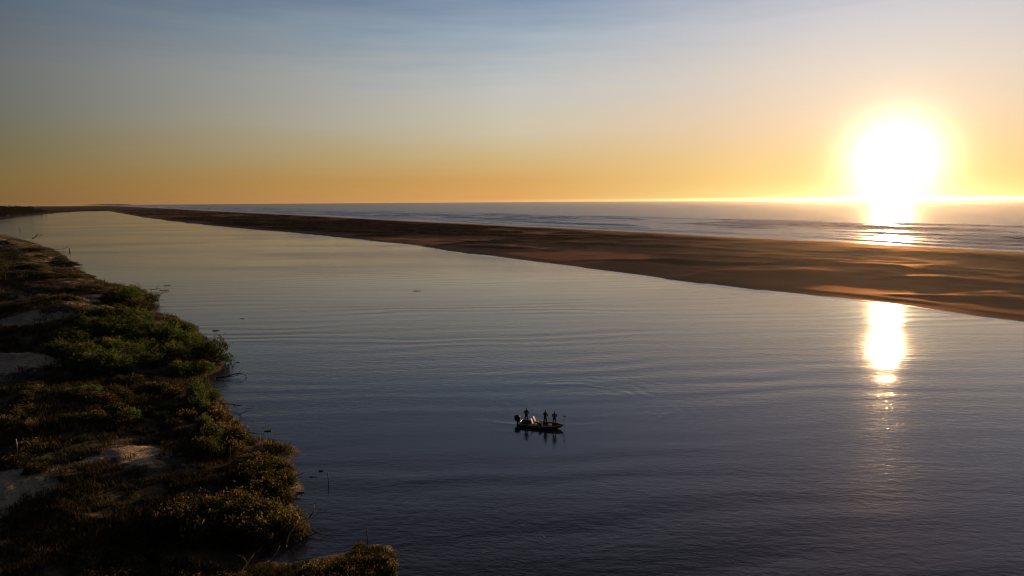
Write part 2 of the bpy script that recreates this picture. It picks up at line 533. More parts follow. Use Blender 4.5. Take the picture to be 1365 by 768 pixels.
# ------------------------------------------------------------------ sea
def graded(lo, hi, step, far, growth):
    core = list(np.arange(lo, hi, step))
    st = step; x = core[-1]
    up = []
    while x < far:
        st *= growth; x += st; up.append(x)
    return core, up
def build_sea():
    core, up = graded(-420, 900, 3.5, 17000, 1.05)
    dn = []; x = core[0]; st = 3.5
    while x > -14000:
        st *= 1.12; x -= st; dn.append(x)
    s = np.array(dn[::-1] + core + up)
    c2, u2 = graded(-24, 330, 1.3, 15500, 1.035)
    d = np.array(c2 + u2)
    S, D = np.meshgrid(s, d, indexing='ij')
    warp = (fbm(S / 170, D / 400, 3, 11) - 0.5) * 46 + (fbm(S / 45, D / 90, 3, 15) - 0.5) * 12
    P = D + warp
    z = np.zeros_like(S); foam = np.zeros_like(S)
    # breaker lines: a steep crest with a foamy back towards the beach
    for k, (c, hgt, wd) in enumerate([(20, .5, 6), (48, .8, 9), (80, 1.1, 10), (118, 1.25, 12), (160, 1.3, 13), (208, 1.3, 14), (262, 1.2, 16), (325, .9, 18)]):
        q = P - c
        along = sstep(fbm(S / 150 + 7 * k, S * 0 + k, 3, 31 + k), 0.36, 0.62)
        z += 1.35 * hgt * (0.25 + 0.75 * along) * np.exp(-(q / (wd * 0.36)) ** 2)
        br = sstep(fbm(S / 110 + 3 * k, S * 0 + 5 * k, 3, 57 + k), 0.30 if k < 2 else 0.42, 0.56)
        qs = q / (1 + np.clip(S, 0, 3000) / 900)
        foam = np.maximum(foam, br * sstep(qs, -wd * 1.0, -wd * 0.35) * (1 - sstep(qs, -wd * 0.05, wd * 0.3)))
    foam = np.maximum(foam, (1 - sstep(np.abs(P - 4) / (1 + np.clip(S, 0, 3000) / 350), 3, 13)) * 0.95)       # swash on the beach
    fade = 1 - sstep(D, 330, 700)
    z += 0.22 * np.sin(P / 62 * 2 * math.pi) * fade * sstep(D, 150, 330)
    z += 0.16 * (fbm(S / 14, D / 5, 3, 91) - 0.5) * (1 - sstep(D, 180, 420))
    z *= sstep(D, -14, 10) * (1 - sstep(np.abs(S - 500), 2500, 4000))
    X, Y = sd_to_xy(S, D)
    rr = np.hypot(X, Y)
    k = np.minimum(1.0, 9500.0 / rr)
    V = np.stack([X * k, Y * k, z], -1).reshape(-1, 3)
    fc = grid_faces(len(s), len(d)).reshape(-1, 4)
    fc = fc[(rr.ravel()[fc] < 9500.0).any(1)].ravel()
    me = mesh_np('sea', V, fc, 4, [M['sea']], {'foam': foam})
    return tag(link('sea', me), 'open sea with lines of low breakers rolling onto the sand spit', kind='structure')
build_sea()

# ------------------------------------------------------------------ river
def build_river():
    pts = [(-1500, -3200), (-1500, -60), (2900, -60), (2900, -3200)]
    v = [(*sd_to_xy(s, d), 0.0) for s, d in pts]
    me = bpy.data.meshes.new('river')
    me.from_pydata(v, [], [(0, 1, 2, 3)])
    me.materials.append(M['river'])
    return tag(link('river', me), 'calm river mouth lagoon with soft ripples between the banks', kind='structure')
build_river()

# ------------------------------------------------------------------ sand spit
LOW_S = [-3000, -900, -400, -122, -101, -57, 16, 118, 242, 412, 563, 778, 1268, 2440, 2600, 9000]
LOW_D = [-170, -240, -258, -245, -236, -231, -232, -231, -227, -230, -246, -261, -273, -262, -262, -262]
def spit_edge(s):
    return np.interp(s, LOW_S, LOW_D) + (fbm(s / 60, s * 0 + 3, 3, 5) - 0.5) * 9
def spit_height(S, D):
    lo = spit_edge(S)
    a = D - lo                      # metres from the river edge
    b = (fbm(S / 90, S * 0, 3, 8) - 0.5) * 14 - D   # metres from the sea edge
    edge = np.interp(a, [-8, 0, 2.2, 4.5, 8, 16], [-1.0, 0, .025, .35, .55, .7]) * np.where(a > 2.2, 0.35 + 1.3 * sstep(fbm(S / 35, S * 0 + 2, 3, 66), .35, .65), 1) + 0.4 * sstep(a, 20, 70)
    sea = np.clip(b / 34.0, -1.5, 1.35)
    base = np.minimum(edge, sea + 0.02)
    core = sstep(a, 6, 34) * sstep(b, 26, 65)
    X, Y = sd_to_xy(S, D)
    # wind-built ridges lie across the line towards the low sun
    p = X * 0.875 - Y * 0.485; q = X * 0.485 + Y * 0.875
    wq = (fbm(p / 60, q / 60, 3, 22) - 0.5) * 46
    def teeth(ph):                       # short steep lee towards us, long back sloping down to the sun
        f = ph - np.floor(ph)
        return np.where(f < 0.14, sstep(f, 0, 0.14), 1 - (f - 0.14) / 0.86)
    m1 = sstep(fbm(p / 70, q / 34, 3, 41), 0.36, 0.60)
    m2 = sstep(fbm(p / 34, q / 18, 3, 77), 0.42, 0.62)
    wig = (fbm(p / 24, q / 24, 3, 52) - 0.5) * 14
    big = sstep(fbm(p / 110, q / 60, 2, 99), 0.50, 0.72)
    h = core * (1.6 * m1 * teeth((q + wq + wig) / 40.0) + 0.62 * m2 * teeth((q - 0.6 * wq + 1.3 * wig) / 14.0) + 0.6 * big - 0.35)
    h += 0.07 * (fbm(p / 9, q / 4, 3, 61) - 0.5) * sstep(a, 2, 12) * sstep(b, 10, 30)
    return base + h, a, b
def build_spit():
    core, up = graded(-330, 700, 2.0, 2950, 1.02)
    dn = []; x = core[0]; st = 2
    while x > -1400:
        st *= 1.08; x -= st; dn.append(x)
    s = np.array(dn[::-1] + core + up)
    d = np.arange(-295, 22, 1.35)
    S, D = np.meshgrid(s, d, indexing='ij')
    z, a, b = spit_height(S, D)
    z = np.maximum(z, -1.5)
    inner = sstep(a, 5, 12) * sstep(b, 8, 20)
    z = np.where(inner > 0, np.maximum(z, inner * (0.32 + 0.15 * fbm(S / 6, D / 4, 2, 5))), z)
    wet = np.maximum((1 - sstep(z, 0.03, 0.12)) * (1 - sstep(a, 5, 9) * sstep(b, 5, 9)), 0.7 * (1 - sstep(b, 6, 16)))
    scrub = sstep(S, 40, 300) * 0.9 + 0.15  # grows along the spit: its shaded far faces painted dark with the scrub
    scrub = scrub * sstep(z, 0.6, 1.4)
    X, Y = sd_to_xy(S, D)
    V = np.stack([X, Y, z], -1).reshape(-1, 3)
    me = mesh_np('sand_spit', V, grid_faces(len(s), len(d)), 4, [M['spit']], {'wet': wet, 'scrub': scrub})
    return tag(link('sand_spit', me), 'long low sand spit with dunes between the river and the sea', kind='structure')
build_spit()

# ------------------------------------------------------------------ left bank
SHORE_PX = [(-40, 303), (0, 312), (40, 322), (70, 332), (86, 340), (98, 351), (97, 356), (118, 365), (140, 374.5), (158, 380), (185, 384),
            (203, 392), (206, 402), (200, 412), (212, 419), (240, 423), (264, 434), (278, 448), (290, 470), (292, 492), (272, 505), (276, 515),
            (292, 520), (296, 532), (300, 545), (318, 556), (330, 570), (352, 580), (368, 590), (392, 604), (398, 622), (402, 640), (398, 652),
            (392, 662), (384, 672), (388, 686), (398, 698), (396, 708), (372, 718), (350, 735), (352, 748), (395, 753), (440, 742),
            (475, 731), (515, 733), (522, 745), (520, 770), (505, 800), (430, 900)]
shore = np.array([at(u, v) for u, v in SHORE_PX])
BANK = np.vstack([shore, [[-6, 6], [-60, -80], [-900, -200], [-1500, 500], [-1200, 700]]])
def signed_dist(px, py, poly):
    """positive inside"""
    n = len(poly)
    px = px.ravel(); py = py.ravel()
    best = np.full(px.shape, 1e18); inside = np.zeros(px.shape, bool)
    for i in range(n):
        ax, ay = poly[i]; bx, by = poly[(i + 1) % n]
        ex, ey = bx - ax, by - ay
        t = np.clip(((px - ax) * ex + (py - ay) * ey) / (ex * ex + ey * ey), 0, 1)
        best = np.minimum(best, (px - ax - t * ex) ** 2 + (py - ay - t * ey) ** 2)
        c = ((ay > py) != (by > py))
        with np.errstate(divide='ignore', invalid='ignore'):
            xi = ax + (py - ay) * ex / (ey if ey != 0 else 1e-9)
        inside ^= c & (px < xi)
    r = np.sqrt(best)
    return np.where(inside, r, -r)
# pale sand, given as ellipses on the ground: centre px, half-width px, half-height px, weight
SAND_PX = [(12, 497, 46, 13, 1.5), (50, 487, 30, 4, .8), (95, 481, 40, 3, .55), (28, 664, 66, 17, 1.5), (4, 692, 26, 16, 1.2), (172, 621, 50, 14, 1.0),
           (20, 444, 34, 7, 1.1), (60, 440, 30, 5, .8), (135, 400, 12, 11, .9), (122, 412, 12, 7, .8), (132, 421, 22, 4, .9), (152, 425, 16, 4, .9),
           (165, 415, 26, 3.5, .7), (185, 417, 12, 3, .7), (115, 381, 30, 3, .8), (95, 385, 20, 2.5, .7), (142, 378, 8, 3, .8), (30, 326, 40, 2.2, .7), (8, 332, 18, 2, .6),
           (66, 345, 26, 3, .65), (60, 352, 30, 3, .5), (34, 357, 20, 5, .6), (112, 374, 8, 3, .7), (118, 396, 10, 3, .6), (10, 367, 14, 4, .7), (215, 500, 14, 3, .55),
           (318, 546, 10, 4, .7), (352, 577, 26, 6, .7), (388, 634, 14, 16, 1.0), (380, 656, 18, 8, .9), (370, 668, 16, 5, .7), (120, 700, 46, 2.5, .5), (60, 722, 46, 2.5, .5),
           (110, 740, 14, 4, .4), (10, 737, 20, 3, .5), (60, 400, 60, 2.5, .5), (90, 427, 40, 2.5, .5), (120, 500, 34, 2.0, .45), (205, 562, 22, 2.5, .4), (372, 724, 30, 8, .3)]
SAND = []
for u, v, a, b, w in SAND_PX:
    c = at(u, v, 1.2)
    SAND.append((c, np.linalg.norm(at(u + a, v, 1.2) - c), np.linalg.norm(at(u, v + b, 1.2) - at(u, v - b, 1.2)) / 2, w))
def bank_fields(X, Y):
    shp = X.shape
    jx = X + (fbm(X / 6, Y / 6, 3, 3) - 0.5) * 3.0
    jy = Y + (fbm(X / 6, Y / 6, 3, 4) - 0.5) * 3.0
    sd = signed_dist(jx, jy, BANK).reshape(shp)
    inl = sstep(sd, 3, 22)
    hum = 1 - np.abs(2 * fbm(X / 26, Y / 20, 3, 19) - 1)
    z = np.clip(sd * 0.16, -1.6, 0.75) + 0.7 * sstep(sd, 2, 20)
    amp = sstep(np.hypot(X, Y), 60, 200)
    z = z + inl * ((0.7 + 1.5 * amp) * hum ** 2 + (0.5 + 1.8 * amp) * sstep(fbm(X / 45, Y / 38, 2, 29), 0.45, 0.75))
    z = z + 0.35 * (fbm(X / 3.5, Y / 3.5, 3, 71) - 0.5) * sstep(sd, 1, 6)
    sand = np.zeros(shp)
    for c, a, b, w in SAND:
        q = ((X - c[0]) / a) ** 2 + ((Y - c[1]) / b) ** 2
        sand = np.maximum(sand, w * np.exp(-q * 0.8))
    sand = sand * (0.45 + 1.1 * fbm(X / 5, Y / 4, 3, 83))
    z = z + np.clip(sand, 0, 1) * sstep(sd, 4, 12) * (0.35 + 0.5 * (fbm(X / 1.6, Y / 1.6, 3, 84) - 0.5))
    return z, sd, sand
def bank_z(x, y):
    z, sd, sand = bank_fields(np.array([x]), np.array([y]))
    return float(z[0])
def build_bank():
    th = np.radians(np.linspace(-82, -2, 620))
    r = np.exp(np.linspace(math.log(14), math.log(1100), 620))
    TH, RR = np.meshgrid(th, r, indexing='ij')
    X = RR * np.sin(TH); Y = RR * np.cos(TH)
    z, sd, sand = bank_fields(X, Y)
    wet = (1 - sstep(z, 0.03, 0.16))
    V = np.stack([X, Y, z], -1).reshape(-1, 3)
    keep = (sd > -12)
    f = grid_faces(len(th), len(r)).reshape(-1, 4)
    k = keep.ravel()[f].any(1)
    f = f[k]
    used = np.unique(f)
    remap = np.full(V.shape[0], -1); remap[used] = np.arange(len(used))
    me = mesh_np('river_bank', V[used], remap[f].ravel(), 4, [M['bank']],
                 {'wet': wet.ravel()[used], 'sand': sand.ravel()[used]})
    return tag(link('river_bank', me), 'scrubby left river bank with pale sand patches and hummocks', kind='structure')
build_bank()

# ------------------------------------------------------------------ far shore
def build_far():
    # low wooded land round the head of the lagoon
    poly = np.array([sd_to_xy(s, d) for s, d in [(1000, -600), (1066, -530), (1282, -490), (1744, -448), (2117, -405), (2468, -335), (2511, -257), (2600, -180),
                                                 (2700, -6), (6000, -6), (6000, -3000), (950, -3000)]])
    s = np.linspace(900, 6000, 380); d = np.linspace(-3050, 0, 200)
    S, D = np.meshgrid(s, d, indexing='ij')
    X, Y = sd_to_xy(S, D)
    sd = signed_dist(X + (fbm(X / 60, Y / 60, 3, 2) - .5) * 40, Y + (fbm(X / 60, Y / 60, 3, 6) - .5) * 40, poly).reshape(X.shape)
    z = np.clip(sd * 0.05, -3, 2) + 14 * sstep(sd, 10, 160) * (1 - 0.72 * sstep(S, 1950, 2300)) * fbm(X / 300, Y / 300, 3, 1)
    V = np.stack([X, Y, z], -1).reshape(-1, 3)
    me = mesh_np('far_shore', V, grid_faces(len(s), len(d)), 4, [M['far_land']])
    tag(link('far_shore', me), 'low dark land closing off the head of the lagoon', kind='structure')
    # woods: leaf clumps through many crowns, read as one dark mass
    rng = np.random.default_rng(5)
    cs, hs = [], []
    n = 4200
    ss = rng.uniform(980, 3300, n); dd = rng.uniform(-1100, -250, n)
    x, y = sd_to_xy(ss, dd)
    sdv = signed_dist(x, y, poly)
    k = (sdv > 4)
    x, y, sdv, ss = x[k], y[k], sdv[k], ss[k]
    tall = 1 - sstep(ss, 1950, 2300)
    hh = (6 + 16 * tall * sstep(sdv, 0, 40)) * rng.uniform(0.6, 1.15, len(x)) * (0.6 + 0.8 * fbm(x / 90, y / 90, 2, 9))
    hh = np.minimum(hh, 19.0) * (0.4 + 0.6 * np.maximum(tall, 0.3))
    ncl = 110
    P = np.repeat(np.stack([x, y, 1.0 + 7.5 * sstep(sdv, 10, 160) * tall], -1), ncl, 0)
    H_ = np.repeat(hh, ncl)
    u = rng.normal(size=P.shape); u /= np.linalg.norm(u, axis=1, keepdims=True)
    rad = rng.uniform(0.5, 1.0, len(P)) ** 0.5
    P[:, 0] += u[:, 0] * rad * H_ * 0.36
    P[:, 1] += u[:, 1] * rad * H_ * 0.36
    P[:, 2] += H_ * (0.55 + 0.42 * u[:, 2] * rad)
    V, Fc = leaf_quads(P, H_ * rng.uniform(0.06, 0.13, len(P)), rng)
    me = mesh_np('far_woods', V, Fc, 4, [M['leaf_far']], {'tip': np.zeros(len(V))}, smooth=False)
    tag(link('far_woods', me), 'dark mass of far woods along the head of the lagoon', kind='stuff')
    # faint headland on the horizon
    a = at(112, 276.6); b = at(176, 276.0)
    sc_ = 1.0
    pts = []
    nn = 60
    prof = []
    A = np.array([a[0], a[1]]); A = A / np.linalg.norm(A) * 9200
    B = np.array([b[0], b[1]]); B = B / np.linalg.norm(B) * 9200
    for i in range(nn + 1):
        f = i / nn
        c = A * (1 - f) + B * f
        h = 9.5 * (math.sin(math.pi * f) ** 0.35) * (0.9 + 0.2 * float(vnoise(f * 14, 0.0, 3)))
        dn = c / np.linalg.norm(c)
        for q, hz in ((-80, -1), (-30, h * 0.92), (30, h), (90, -1)):
            prof.append((c[0] + dn[0] * q, c[1] + dn[1] * q, hz if 0 < i < nn else -1))
    me = mesh_np('headland', np.array(prof), grid_faces(nn + 1, 4), 4, [M['far_land']])
    tag(link('headland', me), 'thin strip of far headland just above the horizon', kind='structure')

def leaf_quads(P, size, rng, up=0.0, aspect=1.0):
    """a leaf-shaped quad at every point; up pulls the leaves upright"""
    n = len(P)
    a = rng.normal(size=(n, 3)); a[:, 2] = a[:, 2] * (1 - 0.5 * up) + up * 2.0
    a /= np.linalg.norm(a, axis=1, keepdims=True)
    b = np.cross(a, rng.normal(size=(n, 3)))
    b /= np.linalg.norm(b, axis=1, keepdims=True)
    s = np.asarray(size)[:, None]
    A = a * s * aspect; B = b * s * 0.45
    V = np.stack([P - A, P + B * 1.0 - A * 0.1, P + A, P - B - A * 0.1], 1).reshape(-1, 3)
    return V, np.arange(n * 4)
build_far()

# ------------------------------------------------------------------ shrubs
def make_shrub_mesh(seed, n=1500, flat=0.75, leaf=0.10, up=0.3, clumps=46, mat='leaf_dark', spiky=0.25):
    """unit shrub: about 1 m radius, flat*1.6 m tall; returns foliage and branches"""
    rng = np.random.default_rng(seed)
    u = rng.normal(size=(clumps, 3)); u[:, 2] = np.abs(u[:, 2]) * 0.9 + 0.05
    u /= np.linalg.norm(u, axis=1, keepdims=True)
    rad = rng.uniform(0.55, 1.05, clumps)
    cc = u * rad[:, None] * np.array([1, 1, 1.5 * flat])
    cc[:, 2] += 0.12
    per = n // clumps
    P = np.repeat(cc, per, 0)
    sp = np.repeat(rng.uniform(0.10, 0.22, clumps), per)
    off = rng.normal(size=P.shape) * sp[:, None]
    off[:, 2] *= 0.85
    P = P + off
    stray = rng.random(len(P)) < spiky * 0.3
    P[stray] += (P[stray] * np.array([1, 1, 0.8])) * rng.uniform(0.05, 0.22, stray.sum())[:, None]
    P[:, 2] = np.maximum(P[:, 2], 0.03)
    V, Fc = leaf_quads(P, leaf * rng.uniform(0.6, 1.4, len(P)), rng, up, 1.0)
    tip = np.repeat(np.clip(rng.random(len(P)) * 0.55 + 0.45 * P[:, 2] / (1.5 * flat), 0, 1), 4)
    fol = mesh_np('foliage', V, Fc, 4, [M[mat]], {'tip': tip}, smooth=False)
    mb = MB()
    for i in rng.permutation(clumps)[:14]:
        c = cc[i]
        m_ = c * np.array([0.35, 0.35, 0.55]) + rng.normal(size=3) * 0.04
        m_[2] = max(m_[2], 0.1)
        mb.tube([(0, 0, -0.15), tuple(m_), tuple(c)], [0.045, 0.028, 0.010], 5)
    for i in range(10):                                   # bare twigs that stand out of the leaves
        a = rng.uniform(0, 6.28); e = rng.uniform(0.5, 1.3)
        dv = np.array([math.cos(a) * math.cos(e), math.sin(a) * math.cos(e), math.sin(e) * 1.5 * flat])
        mb.tube([tuple(dv * .5), tuple(dv * 0.95 + rng.normal(size=3) * .05), tuple(dv * rng.uniform(1.15, 1.4) + rng.normal(size=3) * .08)], [0.022, 0.016, 0.006], 4)
    me = bpy.data.meshes.new('branches')
    me.from_pydata(mb.v, [], mb.f)
    me.materials.append(M['bark'])
    return fol, me
KINDS = {}
def kinds(key, count, **kw):
    KINDS[key] = [make_shrub_mesh(hash_seed(key) + i, **kw) for i in range(count)]
def hash_seed(k):
    return sum(ord(c) * (i + 3) for i, c in enumerate(k))
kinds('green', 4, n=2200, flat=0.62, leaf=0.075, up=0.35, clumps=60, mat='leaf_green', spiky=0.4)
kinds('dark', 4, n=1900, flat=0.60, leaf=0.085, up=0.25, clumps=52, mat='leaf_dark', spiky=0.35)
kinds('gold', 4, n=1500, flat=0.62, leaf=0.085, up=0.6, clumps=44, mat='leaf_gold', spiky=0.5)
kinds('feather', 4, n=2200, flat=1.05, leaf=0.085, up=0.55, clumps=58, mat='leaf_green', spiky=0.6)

srng = random.Random(12)
def shrub(kind, x, y, r, h, label, group, sink=0.12, name='shrub'):
    fol, br = srng.choice(KINDS[kind])
    t = thing(name, label, 'shrub', (x, y, bank_z(x, y) - sink), srng.uniform(0, 6.28), group)
    t.scale = (r, r * srng.uniform(0.85, 1.15), h)
    link('foliage', fol, t); link('branches', br, t)
    return t
def inside(px, py, poly):
    return signed_dist(np.array([px]), np.array([py]), np.array(poly, float))[0] > 0
def scatter(poly, count, kind, r, h, label, group, lift=0.0, mind=0.75):
    """shrubs over a patch of the bank (patch given by its corners in the photo)"""
    zr = 1.3 + 0.65 * (h[0] + h[1]) / 2
    poly = [at(u, v, zr) for u, v in poly]
    P = np.array(poly); lo, hi = P.min(0), P.max(0)
    placed = []; tries = 0
    while len(placed) < count and tries < count * 60:
        tries += 1
        x, y = srng.uniform(lo[0], hi[0]), srng.uniform(lo[1], hi[1])
        if not inside(x, y, poly):
            continue
        rr = srng.uniform(*r)
        if any(math.hypot(x - a, y - b) < mind * (rr + c) for a, b, c in placed):
            continue
        placed.append((x, y, rr))
        k = srng.choice(kind) if isinstance(kind, (list, tuple)) else kind
        shrub(k, x, y, rr, srng.uniform(*h), label, group)
scatter([(72, 470), (95, 438), (130, 428), (185, 423), (240, 426), (266, 438), (282, 462), (286, 488), (230, 492), (150, 494), (95, 490)],
        60, ['green', 'green', 'feather'], (1.4, 3.3), (1.1, 2.6), 'one of the crowded green shrubs that form the big rounded thicket on the bank',
        'green shrubs of the big rounded thicket', mind=0.52)
scatter([(80, 500), (240, 498), (262, 512), (262, 560), (210, 590), (90, 580)], 26, ['green', 'dark', 'gold'], (1.0, 1.9), (0.7, 1.5),
        'low mixed shrub on the dark ground between the green thicket and the round sand patch', 'low shrubs above the round sand patch', mind=0.6)
scatter([(258, 508), (284, 519), (292, 534), (300, 556), (318, 575), (308, 600), (276, 596), (262, 560)], 16, ['feather', 'gold', 'green'], (0.9, 1.7), (1.2, 1.9),
        'tall feathery green shrub at the water edge below the thicket, by the fallen trunks', 'feathery shrubs by the fallen trunks', mind=0.55)
scatter([(0, 525), (45, 515), (62, 560), (60, 640), (0, 645)], 13, ['dark', 'dark', 'gold'], (0.9, 1.7), (0.6, 1.2),
        'low dark scrub bush around the white post at the left of the bank', 'dark scrub around the white post', mind=0.7)
scatter([(208, 682), (262, 656), (330, 655), (380, 664), (394, 672), (386, 682), (340, 687), (270, 696), (225, 694)], 30, ['dark', 'gold', 'dark'], (1.2, 2.1), (1.2, 2.0),
        'one of the dense dark shrubs with golden tops massed beside the muddy inlet', 'dark shrubs beside the muddy inlet', mind=0.5)
scatter([(320, 604), (350, 594), (388, 606), (392, 622), (352, 632), (318, 626)], 11, ['dark', 'dark', 'gold'], (1.0, 1.6), (0.9, 1.4),
        'dark bush in the clump between the two orange beaches', 'dark bushes between the two orange beaches', mind=0.5)
scatter([(326, 636), (368, 634), (378, 648), (360, 662), (326, 660)], 7, ['gold', 'dark'], (0.9, 1.3), (0.8, 1.2),
        'small golden topped bush behind the orange beach with the fallen branch', 'bushes behind the orange beach', mind=0.6)
scatter([(405, 744), (450, 732), (508, 722), (520, 736), (512, 770), (420, 775)], 34, ['dark', 'gold', 'gold'], (0.6, 1.2), (0.5, 1.0),
        'brown and gold bush on the grassy point that juts into the river', 'bushes on the grassy point', mind=0.5)
scatter([(400, 752), (440, 731), (475, 720), (500, 722), (480, 730), (440, 742)], 16, ['dark', 'dark', 'gold'], (0.5, 0.9), (0.35, 0.7),
        'low dark tuft of scrub along the inlet side of the grassy point', 'scrub tufts along the inlet side of the point', mind=0.5)
scatter([(150, 388), (180, 384), (200, 394), (202, 406), (160, 408), (146, 404)], 13, ['dark', 'dark', 'feather'], (2.2, 3.6), (1.9, 3.0),
        'tall dark bush in the clump by the leaning snags, behind the green thicket', 'dark bushes by the leaning snags', mind=0.5)
scatter([(22, 372), (70, 362), (112, 370), (108, 380), (60, 384), (25, 384)], 13, 'dark', (1.8, 3.2), (0.8, 1.5),
        'low dark bush in the dark hollow below the lone angler', 'dark bushes in the hollow below the lone angler', mind=0.55)
scatter([(58, 396), (100, 388), (132, 388), (128, 396), (90, 404), (50, 408)], 10, ['dark', 'gold'], (1.6, 2.8), (0.7, 1.4),
        'low bush in the band of scrub above the winding pale path', 'bushes above the winding path', mind=0.6)
scatter([(0, 404), (46, 404), (110, 414), (112, 420), (0, 432)], 10, ['dark', 'gold'], (1.4, 2.4), (0.6, 1.2),
        'low dark bush in the scrub strip left of the winding pale path', 'bushes left of the winding path', mind=0.65)
scatter([(0, 448), (50, 436), (84, 436), (72, 470), (0, 480)], 9, ['dark', 'gold'], (1.0, 1.8), (0.6, 1.1),
        'low dark bush between the bright sand track and the pale sand strip behind it', 'bushes behind the bright sand track', mind=0.7)
scatter([(0, 337), (40, 334), (84, 341), (94, 350), (60, 346), (0, 347)], 9, 'dark', (3.0, 5.0), (1.2, 2.2),
        'dark bush in the strip along the farthest point of the left bank', 'bushes on the farthest point', mind=0.6)
scatter([(110, 744), (200, 742), (320, 742), (330, 775), (110, 780)], 20, ['gold', 'gold', 'dark'], (0.7, 1.2), (0.5, 0.9),
        'low golden bush on the dark ground at the near corner of the bank', 'golden bushes at the near corner', mind=0.7)
for u, v, r, h, kd, lb in [
        (478, 722, 0.62, 0.62, 'gold', 'round reddish bush standing alone by the stake on the grassy point'),
        (521, 729, 0.50, 0.50, 'gold', 'small round bush at the very tip of the grassy point'),
        (95, 664, 0.85, 0.7, 'gold', 'rounded tan bush on the track right of the white litter'),
        (62, 640, 0.8, 0.8, 'green', 'small green bush at the right end of the lower sand patch'),
        (42, 594, 0.8, 1.1, 'gold', 'upright orange tipped bush just above the white post')]:
    x, y = at(u, v, 0.8)
    shrub(kd, x, y, r, h, lb, None)

# ------------------------------------------------------------------ dune grass and heath
def build_grass(name, label, n, seed, hgt, wid, rmin, rmax, mat, sand_max=0.35, clump=0.5):
    rng = np.random.default_rng(seed)
    th = np.radians(rng.uniform(-60, -3, n * 3)); r = np.exp(rng.uniform(math.log(rmin), math.log(rmax), n * 3))
    x = r * np.sin(th); y = r * np.cos(th)
    nm = fbm(x / 7, y / 7, 3, 44) * 0.6 + fbm(x / 1.6, y / 1.6, 2, 45) * 0.4
    z, sd, sand = bank_fields(x, y)
    k = (sd > 0.6) & (z > 0.12) & (sand + (fbm(x / 2, y / 2, 2, 9) - .5) * .5 < sand_max) & (nm > clump)
    idx = np.where(k)[0][:n]
    x, y, z, r = x[idx], y[idx], z[idx], r[idx]
    B = 6
    X = np.repeat(np.stack([x, y, z], -1), B, 0)
    sc_ = np.repeat(np.sqrt(r / 60.0), B)
    X[:, :2] += rng.normal(size=(len(X), 2)) * 0.16 * sc_[:, None]
    a = rng.uniform(0, 2 * math.pi, len(X)); lean = rng.uniform(0.05, 0.6, len(X))
    h = hgt * rng.uniform(0.45, 1.2, len(X)) * np.repeat(0.5 + 1.0 * fbm(x / 9, y / 9, 2, 77), B) * np.minimum(sc_, 1.6)
    dx = np.stack([np.cos(a), np.sin(a), 0 * a], -1)
    pr = np.stack([-np.sin(a), np.cos(a), 0 * a], -1)
    w = wid * sc_[:, None] * rng.uniform(.6, 1.4, (len(X), 1))
    base = X.copy(); base[:, 2] -= 0.05
    mid = base + dx * (h * lean * 0.4)[:, None]; mid[:, 2] += h * 0.55
    top = base + dx * (h * lean)[:, None]; top[:, 2] += h
    V = np.stack([base - pr * w * .5, base + pr * w * .5, mid + pr * w * .4, top, mid - pr * w * .4], 1).reshape(-1, 3)
    tip = np.tile(np.array([0, 0, 0.5, 1, 0.5]), len(X)) * np.repeat(rng.uniform(.5, 1, len(X)), 5)
    me = mesh_np(name, V, np.arange(len(V)), 5, [mat], {'tip': tip}, smooth=False)
    return tag(link(name, me), label, kind='stuff')
build_grass('dune_grass', 'dry tufts of dune grass all over the left bank', 38000, 3, 0.55, 0.035, 24, 620, M['grass'], 0.7, 0.46)
build_grass('heath', 'low dark heath covering the ground of the left bank', 27000, 8, 0.32, 0.10, 24, 620, M['leaf_dark'], 0.33, 0.40)

# ------------------------------------------------------------------ lone tree
def limb_points(p, d, length, rnd, n=5, droop=0.0, wob=0.16):
    pts = [Vector(p)]
    d = Vector(d).normalized()
    for i in range(n):
        d = (d + Vector((rnd.gauss(0, wob), rnd.gauss(0, wob), rnd.gauss(0, wob) + droop))).normalized()
        pts.append(pts[-1] + d * length / n)
    return pts, d
def branching(mb, p, d, length, rad, depth, rnd, ends=None, spread=0.7, droop=0.0, sides=5, kids=(2, 4), shrink=(0.5, 0.75)):
    pts, dd = limb_points(p, d, length, rnd, 5, droop)
    mb.tube(pts, [rad * (1 - 0.55 * i / 5) for i in range(6)], sides)
    if depth == 0:
        if ends is not None: ends.append(pts[-1])
        return
    for k in range(rnd.randint(*kids)):
        i = rnd.randint(2, 5)
        nd = (dd + Vector((rnd.gauss(0, spread), rnd.gauss(0, spread), rnd.gauss(0.1, spread * 0.7)))).normalized()
        branching(mb, pts[i], nd, length * rnd.uniform(*shrink), rad * 0.48, depth - 1, rnd, ends, spread, droop, sides, kids, shrink)

def build_tree(u, v, height, label):
    x, y = at(u, v, 1.5)
    z = bank_z(x, y)
    t = thing('tree', label, 'tree', (x, y, z - 0.1))
    rnd = random.Random(4)
    mb = MB(); ends = []
    mb.tube([(0, 0, -0.3), (0.15, 0, height * .18), (0.05, 0, height * .34)], [0.24, 0.19, 0.17], 8)
    for a in range(5):
        an = a * 1.26 + .4
        branching(mb, (0.05, 0, height * .32), (math.cos(an) * .6, math.sin(an) * .6, 1), height * .40, 0.11, 2, rnd, ends, 0.7, 0.0)
    tr = mb.build('trunk', M['bark'], t, True)
    rng = np.random.default_rng(2)
    E = np.array([list(e) for e in ends])
    P = np.repeat(E, 60, 0)
    P = P + rng.normal(size=P.shape) * np.array([.75, .75, .42])
    V, Fc = leaf_quads(P, 0.2 * rng.uniform(.6, 1.4, len(P)), rng, .1)
    me = mesh_np('crown', V, Fc, 4, [M['leaf_dark']], {'tip': np.repeat(rng.random(len(P)) * .8, 4)}, smooth=False)
    link('crown', me, t)
    return t
build_tree(8, 386, 11.5, 'lone tree with a bare dark trunk and flat open crown on the bank')

